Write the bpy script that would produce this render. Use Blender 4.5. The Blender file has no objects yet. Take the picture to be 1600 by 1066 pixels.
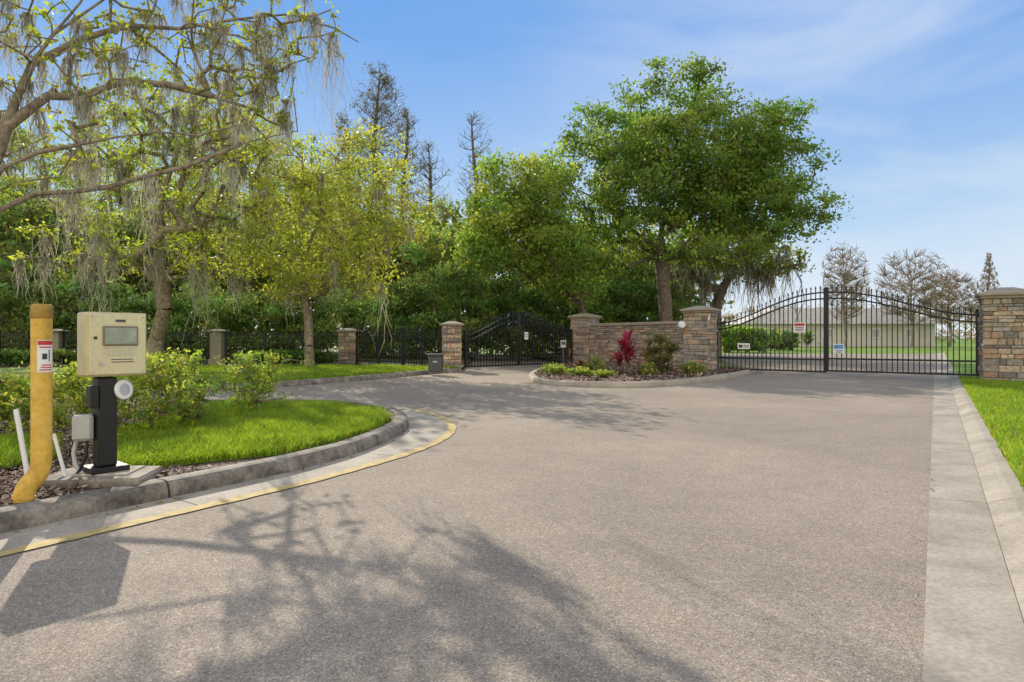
import bpy, math, random
import numpy as np
from mathutils import Vector, Matrix
from mathutils.geometry import tessellate_polygon
rng = np.random.default_rng(11); random.seed(11)
scene = bpy.context.scene; COL = scene.collection
F, H, Y0 = 1000.0, 1.25, 528.0
AZ, EL = math.radians(-27), math.radians(30)
SUN = np.array((math.sin(AZ) * math.cos(EL), math.cos(AZ) * math.cos(EL), math.sin(EL)))
def G(px, py, z=0.0):
    Y = (H - z) * F / (py - Y0); return ((px - 800) / F * Y, Y)
def A(px, py, Y): return np.array(((px - 800) / F * Y, Y, H + (Y0 - py) / F * Y))

# ------------------------------------------------------------------ materials
def new_mat(name):
    m = bpy.data.materials.new(name); m.use_nodes = True
    nt = m.node_tree; nt.nodes.clear()
    out = nt.nodes.new('ShaderNodeOutputMaterial')
    return m, nt, out
def N(nt, t, **kw):
    n = nt.nodes.new(t)
    for k, v in kw.items():
        if k.startswith('i_'): n.inputs[k[2:].replace('_', ' ')].default_value = v
        else: setattr(n, k, v)
    return n
def plain(name, col, rough=.6, metal=0.0, var=.15, scale=8.0, bump=0.0, attr=False):
    m, nt, out = new_mat(name)
    b = N(nt, 'ShaderNodeBsdfPrincipled'); b.inputs['Roughness'].default_value = rough; b.inputs['Metallic'].default_value = metal
    tc = N(nt, 'ShaderNodeTexCoord'); nz = N(nt, 'ShaderNodeTexNoise'); nz.inputs['Scale'].default_value = scale; nz.inputs['Detail'].default_value = 8
    nt.links.new(tc.outputs['Object'], nz.inputs['Vector'])
    mr = N(nt, 'ShaderNodeMapRange'); mr.inputs['From Min'].default_value = .3; mr.inputs['From Max'].default_value = .7
    mr.inputs['To Min'].default_value = 1 - var; mr.inputs['To Max'].default_value = 1 + var
    nt.links.new(nz.outputs['Fac'], mr.inputs['Value'])
    mx = N(nt, 'ShaderNodeVectorMath', operation='SCALE')
    if attr:
        at = N(nt, 'ShaderNodeAttribute', attribute_name='Col'); nt.links.new(at.outputs['Color'], mx.inputs[0])
    else: mx.inputs[0].default_value = col[:3]
    nt.links.new(mr.outputs['Result'], mx.inputs['Scale']); nt.links.new(mx.outputs[0], b.inputs['Base Color'])
    if bump:
        bp = N(nt, 'ShaderNodeBump'); bp.inputs['Strength'].default_value = bump; bp.inputs['Distance'].default_value = .02
        nz2 = N(nt, 'ShaderNodeTexNoise'); nz2.inputs['Scale'].default_value = scale * 5; nz2.inputs['Detail'].default_value = 6
        nt.links.new(tc.outputs['Object'], nz2.inputs['Vector'])
        nt.links.new(nz2.outputs['Fac'], bp.inputs['Height']); nt.links.new(bp.outputs['Normal'], b.inputs['Normal'])
    nt.links.new(b.outputs[0], out.inputs[0]); return m
def leaf_mat(name, trans=.45, tint=(1.5, 1.5, .7)):
    m, nt, out = new_mat(name)
    at = N(nt, 'ShaderNodeAttribute', attribute_name='Col')
    d = N(nt, 'ShaderNodeBsdfPrincipled'); d.inputs['Roughness'].default_value = .5; d.inputs['Specular IOR Level'].default_value = .25
    t = N(nt, 'ShaderNodeBsdfTranslucent'); mx = N(nt, 'ShaderNodeMixShader'); mx.inputs[0].default_value = trans
    vm = N(nt, 'ShaderNodeVectorMath', operation='MULTIPLY'); vm.inputs[1].default_value = tint
    nt.links.new(at.outputs['Color'], vm.inputs[0]); nt.links.new(vm.outputs[0], t.inputs['Color'])
    nt.links.new(at.outputs['Color'], d.inputs['Base Color'])
    nt.links.new(d.outputs[0], mx.inputs[1]); nt.links.new(t.outputs[0], mx.inputs[2]); nt.links.new(mx.outputs[0], out.inputs[0])
    return m
def asphalt_mat():
    m, nt, out = new_mat('asphalt')
    b = N(nt, 'ShaderNodeBsdfPrincipled'); b.inputs['Roughness'].default_value = .9; b.inputs['Specular IOR Level'].default_value = .2
    tc = N(nt, 'ShaderNodeTexCoord')
    v = N(nt, 'ShaderNodeTexVoronoi'); v.inputs['Scale'].default_value = 165
    nt.links.new(tc.outputs['Object'], v.inputs['Vector'])
    sep = N(nt, 'ShaderNodeSeparateColor'); nt.links.new(v.outputs['Color'], sep.inputs[0])
    r = N(nt, 'ShaderNodeValToRGB'); e = r.color_ramp.elements
    e[0].position = 0; e[0].color = (.182, .148, .112, 1); e[1].position = 1; e[1].color = (.54, .457, .362, 1)
    x = e.new(.4); x.color = (.292, .245, .190, 1); x = e.new(.85); x.color = (.360, .302, .236, 1)
    nt.links.new(sep.outputs[0], r.inputs[0])
    def mod(scale, detail, lo, hi, dist=0):
        n1 = N(nt, 'ShaderNodeTexNoise'); n1.inputs['Scale'].default_value = scale; n1.inputs['Detail'].default_value = detail; n1.inputs['Distortion'].default_value = dist
        nt.links.new(tc.outputs['Object'], n1.inputs['Vector'])
        mr = N(nt, 'ShaderNodeMapRange'); mr.inputs['From Min'].default_value = .3; mr.inputs['From Max'].default_value = .7; mr.inputs['To Min'].default_value = lo; mr.inputs['To Max'].default_value = hi
        nt.links.new(n1.outputs['Fac'], mr.inputs['Value']); return mr.outputs[0]
    def mul(a, c):
        mm = N(nt, 'ShaderNodeMath', operation='MULTIPLY'); nt.links.new(a, mm.inputs[0]); nt.links.new(c, mm.inputs[1]); return mm.outputs[0]
    # broad wear, medium mottling, fine grit
    f = mul(mul(mod(.35, 8, .84, 1.12, .6), mod(3.2, 6, .93, 1.06)), mod(24, 8, .89, 1.11))
    sc = N(nt, 'ShaderNodeVectorMath', operation='SCALE'); nt.links.new(r.outputs[0], sc.inputs[0]); nt.links.new(f, sc.inputs['Scale'])
    nt.links.new(sc.outputs[0], b.inputs['Base Color'])
    bp = N(nt, 'ShaderNodeBump'); bp.inputs['Strength'].default_value = .3; bp.inputs['Distance'].default_value = .003
    nt.links.new(v.outputs['Distance'], bp.inputs['Height']); nt.links.new(bp.outputs[0], b.inputs['Normal'])
    nt.links.new(b.outputs[0], out.inputs[0]); return m
def ramp_mat(name, cols, scale, rough=.8, bump=.3, detail=10, scale2=None, amp2=(.7, 1.2), stretch=None):
    m, nt, out = new_mat(name)
    b = N(nt, 'ShaderNodeBsdfPrincipled'); b.inputs['Roughness'].default_value = rough; b.inputs['Specular IOR Level'].default_value = .25
    tc = N(nt, 'ShaderNodeTexCoord'); nz = N(nt, 'ShaderNodeTexNoise'); nz.inputs['Scale'].default_value = scale; nz.inputs['Detail'].default_value = detail; nz.inputs['Roughness'].default_value = .65
    if stretch:
        mpn = N(nt, 'ShaderNodeMapping'); mpn.inputs['Scale'].default_value = stretch
        nt.links.new(tc.outputs['Object'], mpn.inputs[0]); nt.links.new(mpn.outputs[0], nz.inputs['Vector'])
    else: nt.links.new(tc.outputs['Object'], nz.inputs['Vector'])
    r = N(nt, 'ShaderNodeValToRGB'); e = r.color_ramp.elements
    for k, c in enumerate(cols):
        p = .32 + .36 * k / (len(cols) - 1)
        if k < 2: e[k].position = p if k == 0 else .68; e[k].color = (*c, 1)
    e[1].color = (*cols[-1], 1)
    for k in range(1, len(cols) - 1):
        x = e.new(.32 + .36 * k / (len(cols) - 1)); x.color = (*cols[k], 1)
    nt.links.new(nz.outputs['Fac'], r.inputs[0])
    last = r.outputs[0]
    if scale2:
        n2 = N(nt, 'ShaderNodeTexNoise'); n2.inputs['Scale'].default_value = scale2; n2.inputs['Detail'].default_value = 5
        nt.links.new(tc.outputs['Object'], n2.inputs['Vector'])
        mr = N(nt, 'ShaderNodeMapRange'); mr.inputs['From Min'].default_value = .3; mr.inputs['From Max'].default_value = .7; mr.inputs['To Min'].default_value = amp2[0]; mr.inputs['To Max'].default_value = amp2[1]
        nt.links.new(n2.outputs['Fac'], mr.inputs['Value'])
        sc = N(nt, 'ShaderNodeVectorMath', operation='SCALE'); nt.links.new(last, sc.inputs[0]); nt.links.new(mr.outputs[0], sc.inputs['Scale']); last = sc.outputs[0]
    nt.links.new(last, b.inputs['Base Color'])
    bp = N(nt, 'ShaderNodeBump'); bp.inputs['Strength'].default_value = bump; bp.inputs['Distance'].default_value = .02
    nt.links.new(nz.outputs['Fac'], bp.inputs['Height']); nt.links.new(bp.outputs[0], b.inputs['Normal'])
    nt.links.new(b.outputs[0], out.inputs[0]); return m

M = dict(
 asphalt=asphalt_mat(),
 concrete=ramp_mat('concrete', [(.28, .245, .185), (.39, .34, .268), (.47, .415, .33)], 1.8, scale2=45, bump=.12, amp2=(.8, 1.12)),
 kerbc=ramp_mat('kerb_concrete', [(.085, .072, .056), (.23, .20, .16), (.38, .335, .27)], 4, scale2=35, bump=.25, amp2=(.72, 1.15)),
 lawn=ramp_mat('lawn', [(.08, .14, .015), (.17, .27, .03), (.26, .36, .045)], 9, scale2=.6, bump=.5),
 soil=ramp_mat('mulch_soil', [(.045, .03, .022), (.13, .085, .06), (.23, .16, .115)], 22, bump=.9),
 litter=ramp_mat('forest_floor', [(.06, .055, .022), (.12, .12, .04), (.20, .20, .065)], 3, bump=.6),
 yellow=ramp_mat('yellow_paint', [(.32, .26, .16), (.50, .375, .155), (.60, .45, .18)], 9, bump=.2),
 pipe=ramp_mat('yellow_pipe', [(.52, .30, .06), (.72, .45, .075), (.78, .52, .13)], 6, rough=.5, bump=.08, scale2=30, amp2=(.88, 1.08)),
 pipecap=ramp_mat('rusty_cap', [(.16, .09, .02), (.34, .20, .04), (.48, .31, .08)], 9, rough=.6, bump=.2),
 black=plain('black_metal', (.014, .014, .015), .4, .2, .2, 20),
 dark=plain('dark_grey', (.07, .072, .07), .6, 0, .2, 12),
 steel=plain('champagne_steel', (.57, .50, .27), .45, .15, .12, 6),
 steel2=plain('brushed_panel', (.66, .59, .36), .42, .15, .08, 30),
 glass=plain('grey_screen', (.30, .33, .26), .35, 0, .25, 9),
 pane=plain('window_glass', (.38, .39, .39), .2, 0, .15, 1),  # panes lightened to carry the haze over the far house
 frame=plain('dark_frame', (.20, .18, .12), .5, .2, .1, 9),
 white=plain('white_paint', (.78, .78, .75), .5, 0, .06, 9),
 grey=plain('grey_plastic', (.46, .46, .44), .5, 0, .08, 12),
 red=plain('red_ink', (.55, .03, .03), .5, 0, .1, 9),
 ink=plain('dark_ink', (.03, .03, .04), .5, 0, .1, 9),
 blue=plain('blue_ink', (.12, .30, .50), .5, 0, .1, 9),
 orange=plain('orange_ink', (.7, .28, .03), .5, 0, .1, 9),
 stone=plain('ledge_stone', (.4, .3, .2), .85, 0, .32, 14, .8, attr=True),
 mortar=plain('mortar', (.20, .165, .13), .95, 0, .2, 20, .4),
 stucco=plain('tan_stucco', (.33, .275, .205), .9, 0, .16, 5, .3),
 stuccog=plain('olive_stucco', (.28, .255, .185), .9, 0, .14, 5, .3),
 bark=ramp_mat('bark', [(.07, .052, .038), (.16, .125, .09), (.27, .22, .165)], 9, rough=.95, bump=1.0),
 barkg=ramp_mat('grey_bark', [(.12, .09, .06), (.26, .205, .145), (.40, .33, .245)], 9, rough=.95, bump=1.0),
 barkf=plain('far_bark', (.29, .22, .165), .95, 0, .2, 3),
 leaf=leaf_mat('leaf', .5), grass=leaf_mat('grass_blade', .5, (1.35, 1.4, .6)),
 moss=leaf_mat('moss', .4, (1.2, 1.15, 1.0)), chips=plain('bark_chips', (.1, .06, .04), .9, 0, .3, 30, attr=True),
 wallh=plain('house_wall', (.64, .60, .53), .9, 0, .05, 1), roof=plain('house_roof', (.55, .51, .46), .9, 0, .12, 2),  # house tones paled so the colour itself carries distance haze
)

# ------------------------------------------------------------------ mesh helpers
def root_loc(o):
    while o.parent: o = o.parent
    return Vector(o.location)
def set_cols(me, cols):
    ca = me.color_attributes.new('Col', 'FLOAT_COLOR', 'CORNER')
    n = len(me.polygons); lt = np.empty(n, np.int32); me.polygons.foreach_get('loop_total', lt)
    c = np.ones((n, 4), np.float32); c[:, :3] = np.asarray(cols, np.float32)[:n]
    ca.data.foreach_set('color', np.repeat(c, lt, axis=0).ravel())
def link(name, me, mat, parent=None):
    o = bpy.data.objects.new(name, me); COL.objects.link(o); me.materials.append(mat)
    if parent: o.parent = parent
    return o
def np_obj(name, V, Fc, mat, parent=None, cols=None, smooth=False, local=False):
    V = np.asarray(V, np.float64)
    loc = None
    if parent is not None and not local: V = V - np.array(root_loc(parent))
    elif parent is None:
        loc = np.array([(V[:, 0].min() + V[:, 0].max()) / 2, (V[:, 1].min() + V[:, 1].max()) / 2, V[:, 2].min()]); V = V - loc
    Fc = np.asarray(Fc, np.int32); me = bpy.data.meshes.new(name)
    k = Fc.shape[1]; m = len(Fc)
    me.vertices.add(len(V)); me.vertices.foreach_set('co', V.astype(np.float32).ravel())
    me.loops.add(m * k); me.loops.foreach_set('vertex_index', Fc.ravel())
    me.polygons.add(m); me.polygons.foreach_set('loop_start', np.arange(0, m * k, k, dtype=np.int32))
    try: me.polygons.foreach_set('loop_total', np.full(m, k, np.int32))
    except Exception: pass
    me.update(calc_edges=True)
    if smooth: me.polygons.foreach_set('use_smooth', np.ones(m, bool))
    if cols is not None: set_cols(me, cols)
    o = link(name, me, mat, parent)
    if loc is not None: o.location = loc
    return o
class MB:
    def __init__(s): s.v = []; s.f = []; s.c = []; s.sm = []
    def add(s, vs, fs, col=None, smooth=False):
        b = len(s.v); s.v += [tuple(map(float, v)) for v in vs]
        for f in fs: s.f.append(tuple(b + i for i in f)); s.c.append(col or (1, 1, 1)); s.sm.append(smooth)
    def box(s, c, d, rz=0, col=None, bev=0.0):
        x, y, z = (q / 2 for q in d); cs, sn = math.cos(rz), math.sin(rz)
        def T(p): return (c[0] + p[0] * cs - p[1] * sn, c[1] + p[0] * sn + p[1] * cs, c[2] + p[2])
        if bev <= 0:
            P = [(-x, -y, -z), (x, -y, -z), (x, y, -z), (-x, y, -z), (-x, -y, z), (x, -y, z), (x, y, z), (-x, y, z)]
            s.add([T(p) for p in P], [(0, 3, 2, 1), (4, 5, 6, 7), (0, 1, 5, 4), (1, 2, 6, 5), (2, 3, 7, 6), (3, 0, 4, 7)], col)
        else:
            b = min(bev, x * .9, y * .9, z * .9)
            def ring(ix, zz): 
                X, Yy = x - ix, y - ix
                return [(-X + b, -Yy, zz), (X - b, -Yy, zz), (X, -Yy + b, zz), (X, Yy - b, zz), (X - b, Yy, zz), (-X + b, Yy, zz), (-X, Yy - b, zz), (-X, -Yy + b, zz)]
            R = ring(b * .7, -z) + ring(0, -z + b) + ring(0, z - b) + ring(b * .7, z)
            fs = [tuple(range(7, -1, -1)), tuple(range(24, 32))]
            for r in range(3):
                for i in range(8):
                    j = (i + 1) % 8; fs.append((r * 8 + i, r * 8 + j, r * 8 + 8 + j, r * 8 + 8 + i))
            s.add([T(p) for p in R], fs, col)
    def tube(s, pts, rad, n=8, col=None, cap=True):
        pts = [Vector(p) for p in pts]
        if not hasattr(rad, '__len__'): rad = [rad] * len(pts)
        vs = []; up = Vector((0, 0, 1)); pu = None
        for i, p in enumerate(pts):
            t = (pts[min(i + 1, len(pts) - 1)] - pts[max(i - 1, 0)]).normalized()
            if pu is None:
                pu = t.cross(Vector((1, 0, 0)) if abs(t.z) > .9 else up).normalized()
            u = (pu - t * pu.dot(t)).normalized(); w = t.cross(u); pu = u
            for k in range(n):
                a = 2 * math.pi * k / n; vs.append(p + (u * math.cos(a) + w * math.sin(a)) * rad[i])
        fs = [(i * n + k, i * n + (k + 1) % n, (i + 1) * n + (k + 1) % n, (i + 1) * n + k) for i in range(len(pts) - 1) for k in range(n)]
        s.add(vs, fs, col, True)
        if cap: s.add(vs[:n] + vs[-n:], [tuple(range(n - 1, -1, -1)), tuple(range(n, 2 * n))], col)
    def pyramid(s, c, w, d, h, rz, top=.1):
        cs, sn = math.cos(rz), math.sin(rz)
        def T(x, y, z): return (c[0] + x * cs - y * sn, c[1] + x * sn + y * cs, c[2] + z)
        P = [T(a * w / 2, b * d / 2, 0) for a, b in ((-1, -1), (1, -1), (1, 1), (-1, 1))] + [T(a * w / 2 * top, b * d / 2 * top, h) for a, b in ((-1, -1), (1, -1), (1, 1), (-1, 1))]
        s.add(P, [(0, 1, 5, 4), (1, 2, 6, 5), (2, 3, 7, 6), (3, 0, 4, 7), (4, 5, 6, 7), (3, 2, 1, 0)])
    def poly(s, pts, z, col=None):
        P = [Vector((p[0], p[1], z)) for p in pts]
        s.add(P, [tuple(t) for t in tessellate_polygon([P])], col)
    def sweep(s, pts, prof, scl=None):
        ns = normals(pts); k = len(prof); vs = []
        for i, (p, n) in enumerate(zip(pts, ns)):
            q = scl[i] if scl else 1
            for off, z in prof: vs.append((p[0] + n[0] * off * q, p[1] + n[1] * off * q, z))
        m = len(pts)
        s.add(vs, [(i * k + j, i * k + j + 1, (i + 1) * k + j + 1, (i + 1) * k + j) for i in range(m - 1) for j in range(k - 1)])
        s.add(vs[:k] + vs[-k:], [tuple(range(k)), tuple(range(2 * k - 1, k - 1, -1))])
    def build(s, name, mat, parent=None, local=False, smooth=None):
        V = np.array(s.v)
        loc = None
        if parent is not None and not local: V = V - np.array(root_loc(parent))
        elif parent is None:
            loc = np.array([(V[:, 0].min() + V[:, 0].max()) / 2, (V[:, 1].min() + V[:, 1].max()) / 2, V[:, 2].min()]); V = V - loc
        me = bpy.data.meshes.new(name); me.from_pydata(V.tolist(), [], s.f); me.update()
        me.polygons.foreach_set('use_smooth', np.array(s.sm, bool))
        if any(c != (1, 1, 1) for c in s.c): set_cols(me, s.c)
        o = link(name, me, mat, parent)
        if loc is not None: o.location = loc
        return o
def normals(pts):
    out = []
    for i in range(len(pts)):
        a = pts[max(i - 1, 0)]; b = pts[min(i + 1, len(pts) - 1)]
        dx, dy = b[0] - a[0], b[1] - a[1]; l = math.hypot(dx, dy) or 1; out.append((-dy / l, dx / l))
    return out
def offs(pts, d):
    if not hasattr(d, '__len__'): d = [d] * len(pts)
    return [(p[0] + n[0] * q, p[1] + n[1] * q) for p, n, q in zip(pts, normals(pts), d)]
def catmull(P, n=8):
    P = [np.array(p, float) for p in P]; Q = [2 * P[0] - P[1]] + P + [2 * P[-1] - P[-2]]; out = []
    for i in range(1, len(Q) - 2):
        for k in range(n):
            t = k / n; a, b, c, d = Q[i - 1:i + 3]
            out.append(.5 * (2 * b + (c - a) * t + (2 * a - 5 * b + 4 * c - d) * t * t + (3 * b - a - 3 * c + d) * t ** 3))
    out.append(P[-1]); return [tuple(p) for p in out]
def resample(pts, step):
    P = np.array(pts); L = np.r_[0, np.cumsum(np.linalg.norm(np.diff(P, axis=0), axis=1))]
    n = max(2, int(L[-1] / step)); s = np.linspace(0, L[-1], n + 1)
    return [tuple(np.interp(x, L, P[:, j]) for j in range(P.shape[1])) for x in s]
def tag(o, label=None, cat=None, group=None, kind=None):
    if label: o['label'] = label
    if cat: o['category'] = cat
    if group: o['group'] = group
    if kind: o['kind'] = kind
    return o
def thing(name, label, cat, loc, rz=0, group=None):
    o = bpy.data.objects.new(name, None); COL.objects.link(o); o.empty_display_size = .2
    o.location = loc; o.rotation_euler = (0, 0, rz); return tag(o, label, cat, group)
def struct(o, label, cat): return tag(o, label, cat, None, 'structure')
def inpoly(X, Y, poly):
    r = np.zeros(len(X), bool); n = len(poly)
    for i in range(n):
        x1, y1 = poly[i]; x2, y2 = poly[(i + 1) % n]
        if y1 == y2: continue
        c = ((y1 > Y) != (y2 > Y)) & (X < (x2 - x1) * (Y - y1) / (y2 - y1) + x1); r ^= c
    return r
def sample_poly(poly, n):
    P = np.array(poly); lo, hi = P.min(0), P.max(0); out = []
    tot = 0
    while tot < n:
        q = rng.uniform(lo, hi, (n * 2, 2)); q = q[inpoly(q[:, 0], q[:, 1], poly)]; out.append(q); tot += len(q)
    return np.concatenate(out)[:n]
def sstep(a, b, x):
    t = min(1, max(0, (x - a) / (b - a))); return t * t * (3 - 2 * t)

# ------------------------------------------------------------------ ground, road, kerbs
g = MB(); g.poly([(-900, -60), (900, -60), (900, 1500), (-900, 1500)], -.02)
struct(g.build('ground', M['lawn']), 'flat green lawn stretching to the horizon past the entrance', 'ground')
g = MB(); g.poly([(-45, -12), (45, -12), (45, 50), (-45, 50)], 0)
struct(g.build('road', M['asphalt']), 'worn warm grey asphalt of the entrance road', 'road')

def split_sweep(name, pts, prof, mat, seg, gap=.012, label='', cat='kerb', step=.12, sf=None):
    P = resample(pts, step); k = max(2, int(seg / step)); mb = MB(); S = [sf(i / (len(P) - 1)) if sf else 1 for i in range(len(P))]
    for i in range(0, len(P) - 1, k):
        q = [list(p) for p in P[i:i + k + 1]]
        if len(q) < 2: continue
        a = np.array(q[-1]); b = np.array(q[-2]); d = (a - b) / np.linalg.norm(a - b); q[-1] = list(a - d * gap)
        mb.sweep([tuple(x) for x in q], prof, S[i:i + k + 1])
    return struct(mb.build(name, mat), label, cat)
KP = [(.0, -.03), (.0, .05), (.018, .115), (.045, .138), (.09, .145), (.19, .142), (.19, -.03)]
GP = [(-.46, -.03), (-.46, .004), (-.003, .016), (-.003, -.03)]
isl = catmull([G(*p) for p in [(-420, 928), (-150, 870), (0, 838), (200, 795), (400, 752), (480, 733), (560, 710), (612, 688), (637, 671), (632, 656), (598, 645), (520, 637), (430, 635), (300, 638), (100, 648), (-200, 668), (-500, 690)]], 8)
split_sweep('island_kerb', isl, KP, M['kerbc'], 2.2, .018, 'stained raised concrete kerb around the keypad island')
nose = isl[:8 * 10 + 1]
GW = lambda f: 1 + .38 * sstep(.42, .68, f)
split_sweep('island_gutter', nose, GP, M['concrete'], 2.2, .012, 'pale concrete gutter strip curving along the keypad island', 'gutter', .12, GW)
nr = resample(nose, .08)
yl = offs(nr, [-.46 * GW(i / (len(nr) - 1)) + .03 for i in range(len(nr))]); mb = MB()
vs = []; ns = normals(yl)
for i, (p, n) in enumerate(zip(yl, ns)):
    w = .058 + .006 * math.sin(i * 1.3) + random.uniform(-.006, .006)
    vs += [(p[0] - n[0] * w, p[1] - n[1] * w, .0085), (p[0] + n[0] * w, p[1] + n[1] * w, .0105)]
mb.add(vs, [(2 * i, 2 * i + 2, 2 * i + 3, 2 * i + 1) for i in range(len(yl) - 1)])
struct(mb.build('road_marking', M['yellow']), 'faded yellow edge line painted along the island gutter', 'road marking')
itop = offs(isl, .185); mb = MB(); mb.poly(itop, .125)
struct(mb.build('island_soil', M['soil']), 'brown mulched soil of the keypad island', 'soil')
lawnp = [G(px, py, .13) for px, py in [(175, 742), (230, 733), (330, 722), (430, 712), (520, 692), (585, 671), (611, 657), (592, 643), (500, 634), (330, 634), (320, 646), (240, 664), (180, 680), (150, 705)]]
lawn2 = [G(px, py, .13) for px, py in [(-60, 735), (10, 735), (90, 718), (90, 690), (0, 690), (-60, 695)]]
mb = MB(); mb.poly(lawnp, .131)
struct(mb.build('island_lawn', M['lawn']), 'bright green lawn at the nose of the keypad island', 'lawn')
# left verge
ver = catmull([G(*p) for p in [(-900, 690), (-300, 655), (0, 634), (200, 620), (330, 612), (480, 602), (600, 592), (660, 586), (700, 583), (722, 582)]], 8)
split_sweep('verge_kerb', ver, KP, M['kerbc'], 3, .012, 'low concrete kerb along the far grass verge by the fence')
vt = offs(ver, .185); vpoly = vt + [(-1.9, 27), (-3, 60), (-120, 60), (-120, vt[0][1])]
mb = MB(); mb.poly(vpoly, .125)
struct(mb.build('verge_ground', M['litter']), 'shaded leaf littered ground under the trees behind the fence', 'ground')
vgrass = vt + [(-2.3, 24.5), (-6, 25.5), (-13, 24.5), (-22, 23), (-30, 20)] 
mb = MB(); mb.poly(vgrass, .131)
struct(mb.build('verge_lawn', M['lawn']), 'green grass verge in front of the black fence', 'lawn')
# planting bed with the wall
bed = catmull([G(*p) for p in [(848, 579), (832, 585), (826, 592), (836, 599), (880, 604), (950, 606), (1020, 605), (1090, 599), (1150, 590), (1182, 582)]], 8)
split_sweep('bed_kerb', bed, KP, M['concrete'], 3, .012, 'rounded concrete kerb around the mulched bed before the wall')
bt = offs(bed, .185); bpoly = bt + [(7.6, 23.6), (6.6, 24.2), (3.6, 29.5), (2.4, 29.0), (1.2, 26)]
mb = MB(); mb.poly(bpoly, .125)
struct(mb.build('planting_bed', M['soil']), 'mulched planting bed in front of the low stone wall', 'planting bed')
mb = MB(); mb.poly([(6.7, 24.3), (9.0, 24.5), (10, 30), (15, 50), (-.5, 50), (2.6, 30), (3.6, 29.6)], .12)
struct(mb.build('back_lawn', M['litter']), 'shaded ground behind the stone wall under the oak', 'ground')
# right kerb
d = np.array((.552, .834)); n_r = np.array((.834, -.552)); p0 = np.array((1.487, 2.32))
rk = [tuple(p0 + d * t) for t in np.arange(-6.4, 60, .4)]
split_sweep('right_gutter', rk, [(-.36, -.03), (-.36, .012), (0, .005), (0, -.03)], M['concrete'], 3.2, .012, 'flat concrete gutter along the right edge of the road', 'gutter', .4)
split_sweep('right_kerb', rk, [(-.363, -.03), (-.363, .016), (-.40, .03), (-.46, .055), (-.52, .074), (-.61, .08), (-.61, -.03)], M['concrete'], 3.2, .012, 'low sloped concrete kerb beside the right hand grass', 'kerb', .4)
rt = [tuple(p0 + d * t + n_r * .60) for t in (-6.4, 58)]
rpoly = rt + [(90, 60), (90, -12), (4, -12)]
mb = MB(); mb.poly(rpoly, .075)
struct(mb.build('right_verge', M['lawn']), 'sunlit green grass verge on the right of the road', 'lawn')

# ------------------------------------------------------------------ grass and mulch as stuff
def blades(name, poly, n, h, w, z, col, label, cat='grass', jit=.35):
    q = sample_poly(poly, n); a = rng.uniform(0, 2 * np.pi, n); hh = h * rng.uniform(.5, 1.25, n)
    patch_ = np.sin(q[:, 0] * 3.1 + np.sin(q[:, 1] * 2.3) * 2) * np.sin(q[:, 1] * 2.7)
    hh *= .85 + .22 * patch_
    lean = hh * rng.uniform(.2, 1.0, n); b = rng.uniform(0, 2 * np.pi, n)
    B = np.c_[q, np.full(n, z)]; U = np.c_[np.cos(a), np.sin(a), np.zeros(n)] * (w * rng.uniform(.6, 1.3, n))[:, None]
    Lx = np.c_[np.cos(b) * lean, np.sin(b) * lean, np.zeros(n)]
    Mid = B + Lx * .3; Mid[:, 2] += hh * .6; T = B + Lx; T[:, 2] += hh
    V = np.stack([B - U, B + U, Mid + U * .8, Mid - U * .8, T], 1).reshape(-1, 3)
    i = np.arange(n)[:, None] * 5
    F4 = i + np.array([[0, 1, 2, 3]]); F3 = i + np.array([[3, 2, 4]])
    c = np.array(col)[None] * rng.uniform(1 - jit, 1 + jit, (n, 1)) * (1 + .12 * patch_)[:, None]; c[:, 0] *= rng.uniform(.8, 1.35, n)
    tri = np.concatenate([F4[:, [0, 1, 2]], F4[:, [0, 2, 3]], F3]); cc = np.concatenate([c, c, c])
    return tag(np_obj(name, V, tri, M['grass'], None, cc), label, cat, None, 'stuff')
GC = (.255, .365, .042)
blades('lawn_grass', lawnp, 68000, .12, .0055, .13, GC, 'lush bright green grass on the keypad island')
blades('side_grass', lawn2, 9000, .13, .005, .125, GC, 'patch of grass behind the foot of the yellow pipe')
v2 = [p for p in vgrass if p[0] > -22]
blades('verge_grass', v2, 45000, .10, .014, .13, (.21, .31, .038), 'green grass on the verge before the fence')
rv = [tuple(p0 + d * t + n_r * .60) for t in (1.0, 20)] + [tuple(p0 + d * 20 + n_r * 4), tuple(p0 + d * 9 + n_r * 3), tuple(p0 + d * 1.0 + n_r * 2.4)]
blades('right_grass', rv, 60000, .10, .007, .075, GC, 'sunlit grass on the right hand verge beside the kerb')
def chips(name, poly, n, s, z, label, cat='mulch', cols=((.20, .12, .075), (.30, .20, .135), (.09, .055, .04), (.38, .29, .21)), lift=.03):
    q = sample_poly(poly, n); C = np.c_[q, z + rng.uniform(.004, lift, n)]
    a = rng.normal(0, 1, (n, 3)); a[:, 2] *= .35; a /= np.linalg.norm(a, axis=1)[:, None]
    b = np.cross(a, np.c_[rng.normal(0, .3, (n, 2)), np.ones(n)]); b /= np.linalg.norm(b, axis=1)[:, None]
    L = (s * rng.uniform(.5, 1.6, n))[:, None]; W = L * rng.uniform(.2, .5, (n, 1))
    V = np.stack([C - a * L - b * W, C + a * L - b * W, C + a * L + b * W, C - a * L + b * W], 1).reshape(-1, 3)
    base = np.array(cols)[rng.integers(0, len(cols), n)] * rng.uniform(.7, 1.2, (n, 1))
    return tag(np_obj(name, V, np.arange(4 * n).reshape(-1, 4), M['chips'], None, base), label, cat, None, 'stuff')
q_is = [G(px, py, .13) for px, py in [(-60, 800), (0, 790), (160, 762), (330, 730), (230, 733), (165, 742), (145, 705), (180, 680), (330, 648), (330, 640), (100, 655), (-60, 665)]]
chips('mulch', q_is, 9000, .022, .125, 'brown bark mulch around the keypad post and shrubs')
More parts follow.
